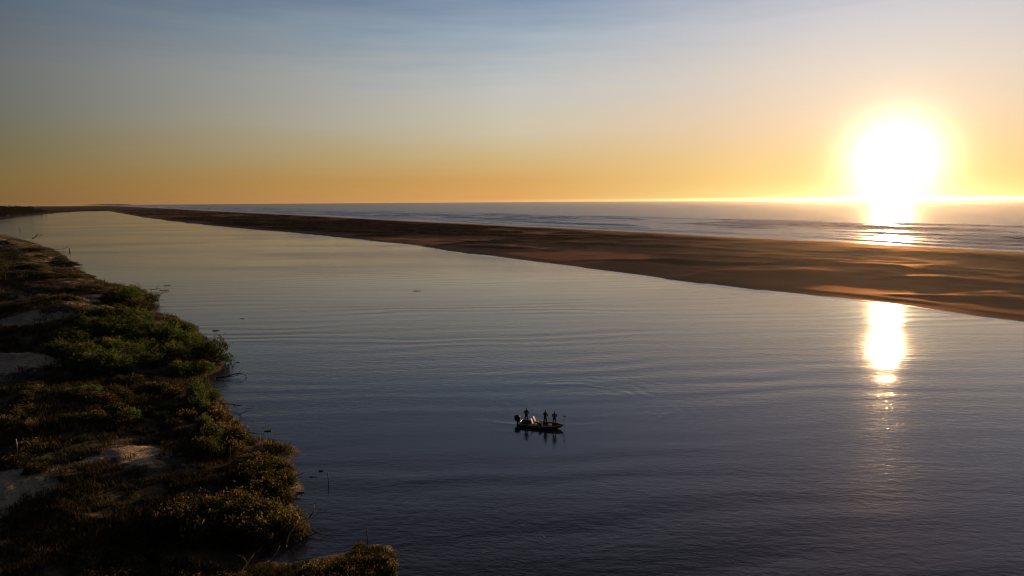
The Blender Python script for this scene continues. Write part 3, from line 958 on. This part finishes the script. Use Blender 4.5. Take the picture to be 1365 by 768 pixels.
# ------------------------------------------------------------------ dead wood, stakes, litter
def dead_branch(u, v, direction, length, rad, seed, mat, label, depth=2, z=None, name='dead_branch', group=None, spread=0.6, kids=(2, 3), cat='dead branch'):
    x, y = at(u, v, 0.0 if z is not None else 0.8)
    zz = z if z is not None else bank_z(x, y)
    rnd = random.Random(seed)
    mb = MB()
    branching(mb, (0, 0, 0), direction, length, rad, depth, rnd, None, spread, 0.0, 5, kids, (0.4, 0.7))
    o = mb.build(name, mat, None, True)
    o.location = (x, y, zz)
    return tag(o, label, cat, group)
dead_branch(381, 716, (0.05, 0, 1), 2.3, 0.085, 3, M['dead_wood'], 'bare white forked dead shrub in front of the dark bushes', 3, name='dead_shrub', cat='dead shrub')
dead_branch(346, 762, (0.75, 0.1, 1.0), 2.6, 0.055, 7, M['dead_wood'], 'long pale bare stick leaning up over the muddy inlet', 0)
dead_branch(318, 764, (0.5, 0.1, 1.0), 1.7, 0.05, 8, M['dead_wood'], 'pale dead twigs splaying from the ground left of the long pale stick', 2)
dead_branch(392, 706, (-0.7, 0.4, 0.5), 1.3, 0.04, 12, M['dead_wood'], 'short curved pale dead branch by the foot of the white dead shrub', 1)
dead_branch(322, 712, (1, .2, .35), 2.0, 0.03, 14, M['dead_wood'], 'thin grey dead branch lying across the dark bushes', 2)
dead_branch(366, 640, (0.85, 0.5, 0.25), 3.2, 0.09, 19, M['dead_wood'], 'pale fallen branch lying from the bushes onto the orange beach', 1)
dead_branch(404, 700, (1.0, 0.25, 0.40), 1.5, 0.08, 22, M['wet_wood'], 'dark snag of broken branches reaching from the bushes over the inlet', 3, z=0.1, name='snag', cat='snag')
dead_branch(414, 706, (1, -0.7, 0.03), 1.9, 0.035, 23, M['wet_wood'], 'thin dark pole lying half in the water across the inlet mouth', 0, z=0.03, name='driftwood', cat='driftwood')
dead_branch(408, 699, (1, 0.75, 0.18), 2.0, 0.03, 24, M['wet_wood'], 'thin dark branch slanting up over the water from the inlet snag', 0, z=0.25)
dead_branch(408, 716, (1, .15, 0.1), 1.2, 0.05, 27, M['wet_wood'], 'short dark log lying in the inlet beneath the snag', 1, z=0.03, name='driftwood', cat='driftwood')
dead_branch(288, 506, (1.0, 0.25, 0.30), 4.2, 0.12, 31, M['wet_wood'], 'fallen tree trunk curving out over the water, upper of the fallen trunks', 2, z=0.2, name='fallen_tree', cat='fallen tree', kids=(2, 3))
dead_branch(287, 545, (1.0, 0.3, 0.22), 3.8, 0.11, 33, M['dead_wood'], 'pale fallen trunk leaning from the feathery shrubs toward the water', 1, z=0.3, name='fallen_tree', cat='fallen tree')
dead_branch(318, 556, (1.0, 0.1, 0.2), 1.7, 0.05, 36, M['wet_wood'], 'dark dead branches with fine twigs sticking out over the little beach', 3, z=0.2)
dead_branch(328, 580, (1.0, -0.1, 0.15), 2.6, 0.06, 38, M['wet_wood'], 'dark driftwood heap lying on the narrow orange beach', 3, z=0.25, name='driftwood', cat='driftwood')
dead_branch(196, 401, (1.0, -0.1, 0.35), 5.0, 0.12, 41, M['wet_wood'], 'leaning snag with bare branches standing in the shallows off the dark bush clump', 3, z=0.2, name='snag', cat='snag')
dead_branch(200, 388, (1.0, 0.2, 0.08), 3.6, 0.10, 43, M['wet_wood'], 'long low dead limb reaching from the dark bush clump over the water', 1, z=0.4)
dead_branch(196, 418, (0.3, 0, 1.0), 2.6, 0.06, 44, M['wet_wood'], 'thin bare upright branches in the small bay above the thicket', 2, z=0.0)
dead_branch(70, 334, (1, 0.1, 0.1), 9, 0.18, 47, M['wet_wood'], 'long dead limb poking out past the farthest point of the bank', 1, z=0.8)
dead_branch(43, 321.5, (1, 0.1, 0.5), 6, 0.35, 48, M['wet_wood'], 'bent dead tree stump on the shore of the far grassy slope', 2, z=1.6, name='stump', cat='stump')
dead_branch(246, 712, (.35, 0, 1), 2.2, .03, 51, M['dead_wood'], 'thin upright pale dead stem rising from the dark shrub mass', 1)

def stake(u, v, h, r, mat, label, lean=(0, 0), z=None, name='stake', cat='stake'):
    x, y = at(u, v, 0.0 if z is not None else 0.8)
    zz = z if z is not None else bank_z(x, y)
    mb = MB()
    mb.tube([(0, 0, -0.6), (lean[0] * .5 + .01, lean[1] * .5, h * .5), (lean[0], lean[1], h), (lean[0], lean[1], h + r * .8)], [r, r * .95, r * .85, r * .3], 8)
    o = mb.build(name, mat, None, True)
    o.location = (x, y, zz)
    return tag(o, label, cat)
stake(26.5, 626, 1.7, 0.05, M['white_paint'], 'thin white post standing in the scrub at the left of the bank', (-0.08, 0), name='post', cat='post')
stake(438, 645, 1.15, 0.045, M['wet_wood'], 'single dark stake standing in the river off the orange beach', (-0.05, 0), 0.0)
stake(490, 723, 1.15, 0.03, M['wet_wood'], 'thin dark stake beside the round reddish bush on the grassy point', (-0.05, 0), 0.2)
stake(27, 308, 3.0, 0.35, M['wet_wood'], 'lone weathered stump in the water off the far grassy slope', (-0.3, 0), 0.0)
stake(93, 336, 2.0, 0.3, M['wet_wood'], 'short dark post in the water off the farthest point of the bank', (0.1, 0), 0.0)
stake(307, 616, 1.5, 0.03, M['wet_wood'], 'thin dark upright stem left of the bush clump between the beaches', (.05, 0))

def drift(u, v, L, w, label, seed, mat='wet_wood', yaw=0.1):
    x, y = at(u, v)
    rnd = random.Random(seed)
    mb = MB()
    pts = [(L * (i / 5 - .5), rnd.gauss(0, L * .03), 0.02 + rnd.gauss(0, .02)) for i in range(6)]
    mb.tube(pts, [w * .5, w, w * .9, w, w * .7, w * .3], 6)
    for k in range(2):
        i = rnd.randint(1, 4)
        mb.tube([pts[i], (pts[i][0] + L * .1, pts[i][1] + rnd.gauss(0, L * .1), w * 1.5 + .06), (pts[i][0] + L * .16, pts[i][1] + rnd.gauss(0, L * .1), w * 2 + .1)], [w * .4, w * .3, w * .12], 5)
    o = mb.build('driftwood', M[mat], None, True)
    o.location = (x, y, 0.0); o.rotation_euler = (0, 0, yaw)
    return tag(o, label, 'driftwood')
drift(556, 388, 2.6, .10, 'dark floating branch far out in mid river', 1)
drift(219, 387, 3, .12, 'floating dark limb off the tip of the dark bush clump', 2, yaw=.2)
drift(223, 381, 2.2, .09, 'thin floating branch just behind the floating dark limb', 3)
drift(288, 441, 1.6, .10, 'small dark driftwood afloat off the upper edge of the green thicket', 4)
drift(296, 452, .9, .09, 'tiny dark driftwood afloat off the middle of the green thicket', 5)
drift(300, 459, .7, .08, 'tiny floating twig off the lower edge of the green thicket', 6)
drift(317, 483, .8, .05, 'thin floating twig beside the upper fallen trunk', 16)
drift(357, 575, .8, .09, 'small dark driftwood in the water off the narrow orange beach', 7)
drift(428, 628, .5, .07, 'small dark chip of driftwood floating beyond the lone stake', 8)
drift(418, 636, .8, .04, 'thin floating twig between the orange beach and the stake', 9)
drift(399, 657, 1.0, .09, 'dark log lying in the shallows at the lower end of the orange beach', 10)
drift(394, 665, .8, .06, 'slim dark log behind the log at the lower end of the orange beach', 11)
drift(323, 425, 1.2, .05, 'faint floating twig alone on the water off the thicket', 12)
def pale_reed(u, v):
    x, y = at(u, v)
    mb = MB()
    mb.tube([(-.2, .35, .02), (0.0, 0, .05), (.2, -.35, .02)], [.008, .022, .010], 6)
    o = mb.build('reed', M['white_paint'], None, True)
    o.location = (x, y, 0)
    tag(o, 'single thin pale reed floating on the dark near water', 'reed')
pale_reed(724, 715.5)
def litter(u, v, s, label):
    x, y = at(u, v, 1.2)
    rng = np.random.default_rng(int(u))
    n = 6
    g_ = np.linspace(-.5, .5, n)
    X, Y = np.meshgrid(g_ * s, g_ * s * .7, indexing='ij')
    Z = .06 + rng.random(X.shape) * .16 * s
    me = mesh_np('litter', np.stack([X, Y, Z], -1).reshape(-1, 3), grid_faces(n, n), 4, [M['white_paint']], smooth=False)
    o = link('litter', me); o.location = (x, y, bank_z(x, y))
    md = o.modifiers.new('thick', 'SOLIDIFY'); md.thickness = .01
    tag(o, label, 'litter')
litter(88, 673, .42, 'crumpled white scrap of litter on the dark track')
litter(155, 694, .2, 'small pale scrap lying on the dark track in the near bank')

# ------------------------------------------------------------------ people
M['jacket'] = plain_mat('dark_jacket_cloth', (0.020, 0.022, 0.028), 0.85, 0.2)
M['trousers'] = plain_mat('dark_trousers_cloth', (0.018, 0.017, 0.018), 0.85, 0.2)
M['skin'] = plain_mat('skin', (0.32, 0.19, 0.13), 0.55, 0.3, 0.08)
M['cap'] = plain_mat('dark_cap_cloth', (0.02, 0.02, 0.024), 0.8, 0.2)
M['boot'] = plain_mat('rubber_boots', (0.015, 0.015, 0.014), 0.5, 0.4)
M['hair'] = plain_mat('dark_hair', (0.02, 0.014, 0.01), 0.6, 0.3)

def person(label, loc, rz, hands, stance=0.12, bend=0.05, head_turn=0.0, cap=True, scale=1.0):
    """one skinned body; the person faces +x locally; hands = ((x,y,z) left, right)"""
    verts = []; edges = []; rad = []
    def V(p, r, par=None):
        verts.append(Vector(p)); rad.append(r if isinstance(r, tuple) else (r, r))
        if par is not None: edges.append((par, len(verts) - 1))
        return len(verts) - 1
    b = bend
    pel = V((0, 0, 0.95), (.150, .13))
    wai = V((b * .3, 0, 1.10), (.150, .125), pel)
    che = V((b * .8, 0, 1.30), (.178, .135), wai)
    shc = V((b, 0, 1.43), (.125, .10), che)
    nek = V((b * 1.1, 0, 1.50), (.055, .055), shc)
    jaw = V((b * 1.2 + .012, 0, 1.585), (.070, .080), nek)
    hed = V((b * 1.2 + .005, 0, 1.66), (.080, .096), jaw)
    crn = V((b * 1.2 - .004, 0, 1.725), (.055, .065), hed)
    hpos = []
    for s, hp in ((1, hands[0]), (-1, hands[1])):
        sh = V((b, s * .195, 1.40), .082, shc)
        hp = Vector(hp); shp = Vector((b, s * .175, 1.40))
        mid = (shp + hp) / 2
        L = (hp - shp).length
        off = math.sqrt(max(0.0, 0.30 ** 2 - (L / 2) ** 2)) if L < .6 else 0.02
        out = Vector((-.45, s * .8, -.5)).normalized()
        el = V(mid + out * off, .064, sh)
        wr = V(hp, .036, el)
        dv = (hp - verts[el]).normalized()
        side = Vector((0, -s, 0)); side = (side - dv * side.dot(dv)).normalized()
        upv = dv.cross(side).normalized()
        pm = V(hp + dv * .055, (.036, .022), wr)
        hpos.append(hp + dv * .08)
        for q, ln in ((-.03, .062), (-.01, .072), (.01, .068), (.03, .052)):
            k1 = V(hp + dv * .095 + upv * q, .010, pm)
            k2 = V(hp + dv * (.095 + ln * .5) + upv * q + side * .02, .009, k1)
            V(hp + dv * (.095 + ln * .65) + upv * q + side * .045, .008, k2)
        th = V(hp + dv * .045 + upv * .042 + side * .015, .011, pm)
        V(hp + dv * .085 + upv * .058 + side * .035, .009, th)
        # legs
        hip = V((0, s * .095, 0.88), .108, pel)
        kn = V((.03, s * (.10 + stance * .4), 0.49), .078, hip)
        an = V((-.02, s * (.10 + stance * .7), 0.10), .058, kn)
        hl = V((-.03, s * (.10 + stance * .72), 0.045), .042, an)
        V((.15, s * (.11 + stance * .85), 0.035), (.045, .030), hl)
    me = bpy.data.meshes.new('person')
    me.from_pydata([tuple(v) for v in verts], edges, [])
    o = bpy.data.objects.new('person', me)
    COL.objects.link(o)
    md = o.modifiers.new('skin', 'SKIN')
    for i, d in enumerate(me.skin_vertices[0].data):
        d.radius = rad[i]
        d.use_root = (i == 0)
    sub = o.modifiers.new('sub', 'SUBSURF'); sub.levels = 2; sub.render_levels = 2
    dg = bpy.context.evaluated_depsgraph_get()
    dg.update()
    body = bpy.data.meshes.new_from_object(o.evaluated_get(dg), depsgraph=dg)
    bpy.data.objects.remove(o)
    body.name = 'person'
    body.materials.clear()
    for k in ('jacket', 'trousers', 'skin', 'boot'):
        body.materials.append(M[k])
    hc = Vector((b * 1.2, 0, 1.63))
    # nose, brow and eye sockets pushed into the face
    for v in body.vertices:
        c = v.co
        if c.z > 1.54 and c.x > hc.x + .03:
            nose = math.exp(-((c.y / .014) ** 2 + ((c.z - 1.615) / .022) ** 2))
            eye = math.exp(-(((abs(c.y) - .032) / .014) ** 2 + ((c.z - 1.645) / .012) ** 2))
            v.co.x += .022 * nose - .008 * eye
    for p in body.polygons:
        p.use_smooth = True
        c = p.center
        if c.z > 1.515: p.material_index = 2
        elif min((c - h).length for h in hpos) < .085: p.material_index = 2
        elif c.z < .17: p.material_index = 3
        elif c.z < .93 and abs(c.x) < .3 and min((c - h).length for h in hpos) > .2: p.material_index = 1
        else: p.material_index = 0
    o = link('person', body)
    o.location = loc; o.rotation_euler = (0, 0, rz); o.scale = (scale,) * 3
    tag(o, label, 'person')
    mb = MB()
    n = 14
    cx = hc.x
    rings = []
    for j in range(6):
        a = j / 5 * math.pi / 2
        rr = math.cos(a) * .5 + .5 * math.cos(a) ** .5
        rings.append([(cx + .118 * rr * math.cos(2 * math.pi * k / n) - .004, .098 * rr * math.sin(2 * math.pi * k / n), 1.665 + .10 * math.sin(a)) for k in range(n)])
    mb.loft(rings[:-1] + [[(cx + .002 * math.cos(2 * math.pi * k / n), .002 * math.sin(2 * math.pi * k / n), 1.768) for k in range(n)]])
    if cap:
        mb.loft([[(cx + .06, -.07, 1.672), (cx + .06, .07, 1.672), (cx + .06, .07, 1.682), (cx + .06, -.07, 1.682)],
                 [(cx + .19, -.045, 1.655), (cx + .19, .045, 1.655), (cx + .19, .045, 1.663), (cx + .19, -.045, 1.663)]])
    mb.build('cap' if cap else 'hair', M['cap'] if cap else M['hair'], o, True)
    ears = MB()
    return o

# ------------------------------------------------------------------ fishing boat
M['hull'] = plain_mat('dark_green_boat_paint', (0.012, 0.013, 0.013), 0.35, 0.5, 0.15)
M['alu'] = plain_mat('bare_aluminium_trim', (0.55, 0.53, 0.50), 0.4, 0.5, 0.1, 6, 0.6)
M['carpet'] = plain_mat('dark_deck_carpet', (0.03, 0.028, 0.026), 0.95, 0.1)
M['vinyl'] = plain_mat('pale_seat_vinyl', (0.36, 0.31, 0.25), 0.45, 0.4, 0.08)
M['cowl'] = plain_mat('black_motor_cowling', (0.012, 0.012, 0.013), 0.25, 0.5, 0.1)
M['plastic'] = plain_mat('white_cooler_plastic', (0.72, 0.70, 0.66), 0.4, 0.4, 0.05)
M['black_plastic'] = plain_mat('black_plastic', (0.015, 0.015, 0.016), 0.4, 0.4, 0.1)
def glass_mat():
    m, g = new_mat('clear_windscreen')
    t = g.n('ShaderNodeBsdfTransparent'); t.inputs[0].default_value = (.75, .78, .78, 1)
    gl = g.n('ShaderNodeBsdfGlossy'); gl.inputs['Roughness'].default_value = .05
    nz = g.noise(objco(g), 5, 2)
    g.l(g.rng(nz, 0, 1, .03, .12), gl.inputs['Roughness'])
    fr = g.n('ShaderNodeFresnel'); fr.inputs[0].default_value = 1.45
    ms = g.n('ShaderNodeMixShader')
    g.l(fr.outputs[0], ms.inputs[0]); g.l(t.outputs[0], ms.inputs[1]); g.l(gl.outputs[0], ms.inputs[2])
    finish(g, ms.outputs[0])
    return m
M['glass'] = glass_mat()

def build_boat():
    bx, by = at(720.5, 568.8)
    yaw = R_(-19)
    t = thing('fishing_boat', 'low dark fishing skiff with an outboard carrying three anglers in mid river', 'boat', (bx, by, 0), yaw)
    # stations: x, half beam at gunwale, half beam at chine, gunwale z, chine z, keel z
    ST = [(-2.55, .86, .72, .35, -.05, -.16), (-1.6, .92, .78, .35, -.06, -.18), (-.4, .95, .80, .35, -.05, -.18), (.8, .92, .74, .37, -.02, -.16),
          (1.6, .78, .58, .41, .04, -.10), (2.2, .52, .34, .47, .14, .02), (2.6, .24, .13, .53, .30, .20), (2.8, .05, .03, .56, .50, .46)]
    secs = []
    for x, g_, c, gz, cz, kz in ST:
        wi = .05 if g_ > .1 else .015
        fl = .12 + max(0, x - 1.2) * .18
        fl = min(fl, gz - .08)
        secs.append([(x, -g_, gz), (x, -c, cz), (x, 0, kz), (x, c, cz), (x, g_, gz), (x, g_ - wi, gz), (x, max(c - wi, .01), fl), (x, -max(c - wi, .01), fl), (x, -(g_ - wi), gz)])
    mb = MB(); mb.loft(secs)
    mb.build('hull', M['hull'], t)
    rr = MB()
    for s in (1, -1):
        rr.tube([(x, s * (g_ + .005), gz + .012) for x, g_, c, gz, cz, kz in ST], .026, 6)
    rr.tube([(-2.55, -.86, .365), (-2.55, .86, .365)], .024, 6)
    rr.build('gunwale_rail', M['alu'], t, True)
    st = MB()
    for s in (1, -1):
        st.tube([(x, s * (g_ * .55 + c * .45 + .012), gz * .55 + cz * .45) for x, g_, c, gz, cz, kz in ST[:-1]], .014, 5)
    st.build('side_strake', M['alu'], t, True)
    # decks
    fd = MB()
    fd.loft([[(x, -w, z - .03), (x, w, z - .03), (x, w, z), (x, -w, z)] for x, w, z in ((.95, .84, .29), (1.6, .72, .31), (2.2, .47, .36), (2.62, .2, .42))])
    fd.build('front_deck', M['carpet'], t)
    rd = MB()
    rd.loft([[(x, -w, .23), (x, w, .23), (x, w, .26), (x, -w, .26)] for x, w in ((-2.5, .79), (-1.5, .84))])
    rd.box((-1.48, 0, .185), (.03, 1.56, .09))
    rd.build('rear_deck', M['carpet'], t)
    # console with raked windscreen
    cb = MB()
    cb.loft([[(-.02, -.78, .12), (.42, -.78, .12), (.42, -.22, .12), (-.02, -.22, .12)], [(.02, -.76, .72), (.34, -.76, .66), (.34, -.24, .66), (.02, -.24, .72)]])
    con = cb.build('console', M['hull'], t)
    ws = MB(); ws.box((.25, -.5, .80), (.012, .46, .27), (0, R_(-28), 0))
    ws.build('windscreen', M['glass'], con)
    sw = MB()
    sw.tube([(-.07 + .05 * math.cos(a), -.5 + .17 * math.sin(a), .68 + .16 * math.cos(a)) for a in np.linspace(0, 2 * math.pi, 17)], .014, 6)
    sw.tube([(-.07, -.66, .68), (-.07, -.34, .68)], .01, 5); sw.tube([(-.07, -.5, .68), (.03, -.5, .66)], .018, 6)
    sw.build('steering_wheel', M['black_plastic'], con, True)
    # two reclined seats
    for y in (-.5, .42):
        sb = MB()
        sb.box((-.62, y, .42), (.46, .48, .10), (0, R_(-4), 0), .03)
        sb.tube([(-.62, y, .1), (-.62, y, .38)], .05, 8)
        seat = sb.build('seat', M['vinyl'], t)
        bk = MB(); bk.box((-.93, y, .72), (.09, .46, .62), (0, R_(-24), 0), .035)
        bk.build('backrest', M['vinyl'], seat)
    # rod locker lids
    hl = MB(); hl.box((1.25, .45, .312), (.5, .3, .02), (0, R_(-2.6), 0), .004)
    hl.build('hatch_lid', M['carpet'], t)
    # outboard
    om = MB()
    secs = []
    for z, lx, ly, ox in ((.42, .22, .17, 0), (.55, .34, .24, 0), (.80, .38, .26, -.01), (1.02, .35, .24, -.02), (1.15, .24, .17, -.03), (1.19, .10, .07, -.03)):
        secs.append([(-2.92 + ox + lx * math.copysign(abs(math.cos(a)) ** .7, math.cos(a)), ly * math.copysign(abs(math.sin(a)) ** .7, math.sin(a)), z) for a in np.linspace(0, 2 * math.pi, 17)[:-1]])
    om.loft(secs)
    mo = om.build('outboard_motor', M['cowl'], t, True)
    lg = MB()
    lg.loft([[(-2.78, -.05, .64), (-3.02, -.035, .64), (-3.02, .035, .64), (-2.78, .05, .64)], [(-2.82, -.045, .0), (-3.0, -.03, .0), (-3.0, .03, .0), (-2.82, .045, .0)],
             [(-2.82, -.03, -.45), (-2.98, -.02, -.45), (-2.98, .02, -.45), (-2.82, .03, -.45)]])
    lg.box((-2.94, 0, -.03), (.36, .24, .02), (0, 0, 0), .005)
    lg.tube([(-2.70, 0, -.5), (-2.82, 0, -.5), (-3.04, 0, -.5), (-3.1, 0, -.5)], [.02, .06, .055, .02], 10)
    lg.build('motor_leg', M['cowl'], mo)
    bk = MB(); bk.box((-2.66, 0, .42), (.16, .26, .34), (0, 0, 0), .02)
    bk.build('mounting_bracket', M['black_plastic'], mo)
    pr = MB()
    for k in range(3):
        a = k * 2.094
        pr.box((-3.12, .09 * math.cos(a), -.5 + .09 * math.sin(a)), (.02, .12, .07), (a, .4, 0), .004)
    pr.build('propeller', M['black_plastic'], mo)
    # bow trolling motor: upright shaft with its head, foot on the bow mount
    tm = MB()
    tm.box((2.55, .10, .60), (.62, .13, .05), (0, 0, R_(4)), .012)
    tmo = tm.build('trolling_motor', M['alu'], t)
    sh = MB(); sh.tube([(2.90, .12, -.55), (2.90, .12, 1.52)], .018, 8)
    sh.build('shaft', M['black_plastic'], tmo, True)
    hd = MB(); hd.box((2.93, .12, 1.56), (.30, .15, .12), (0, 0, 0), .04)
    hd.build('control_head', M['black_plastic'], tmo)
    pd = MB()
    pd.tube([(2.68, .12, -.55), (2.78, .12, -.55), (3.06, .12, -.55), (3.12, .12, -.55)], [.02, .05, .05, .015], 10)
    pd.build('motor_pod', M['black_plastic'], tmo, True)
    br = MB()
    br.tube([(2.62, -.05, .68), (2.88, .10, .95)], .022, 6); br.tube([(2.62, .25, .68), (2.88, .14, .95)], .022, 6)
    br.build('mount_arm', M['alu'], tmo, True)
    # cooler on the front deck
    ct = thing('cooler', 'small white cooler box standing on the skiff front deck', 'cooler', (0, 0, 0))
    Mx = Matrix.Translation((bx, by, 0)) @ Matrix.Rotation(yaw, 4, 'Z')
    p = Mx @ Vector((1.25, -.35, .302)); ct.location = p; ct.rotation_euler = (0, 0, yaw + .15)
    c1 = MB(); c1.box((0, 0, .11), (.40, .26, .22), (0, 0, 0), .02); c1.build('cooler_body', M['plastic'], ct)
    c2 = MB(); c2.box((0, 0, .245), (.42, .28, .05), (0, 0, 0), .015); c2.build('lid', M['plastic'], ct)
    c3 = MB(); c3.tube([(-.215, -.08, .2), (-.245, -.08, .2), (-.245, .08, .2), (-.215, .08, .2)], .01, 6); c3.build('handle', M['black_plastic'], ct)
    def on(x, y, z): return tuple(Mx @ Vector((x, y, z)))
    person('dark clad angler standing at the stern of the skiff beside the outboard', on(-1.85, .22, .26), yaw + R_(110), ((.30, .10, 1.12), (.28, -.12, 1.05)), .10, .06)
    person('dark clad angler standing amidships in the skiff, in front of the pale seats', on(.50, .30, .14), yaw + R_(75), ((.32, .06, 1.15), (.26, -.10, 1.08)), .10, .05, scale=1.05)
    person('dark clad angler standing on the skiff front deck nearest the bow', on(1.75, -.05, .325), yaw + R_(-75), ((.30, .08, 1.12), (.30, -.06, 1.10)), .12, .04)
build_boat()
_bx, _by = at(139.5, 379.5, 1.0)
person('lone angler in dark clothes standing on the far sandy edge of the left bank', (_bx, _by, bank_z(_bx, _by)), R_(40), ((.30, .10, 1.15), (.30, -.10, 1.1)), .1, .03)

# ------------------------------------------------------------------ haze
def build_haze():
    mb = MB()
    mb.box((0, 3300, 12.6), (21000, 14600, 34.8))
    m, g = new_mat('sea_haze')
    v = g.n('ShaderNodeVolumePrincipled')
    v.inputs['Color'].default_value = (1, .88, .76, 1)
    v.inputs['Density'].default_value = 2.0e-5
    v.inputs['Anisotropy'].default_value = 0.85
    out = g.n('ShaderNodeOutputMaterial')
    g.l(v.outputs[0], out.inputs['Volume'])
    m.cycles.homogeneous_volume = True
    o = mb.build('haze', m)
    tag(o, 'thin warm sea haze lying over the water', kind='stuff')
build_haze()
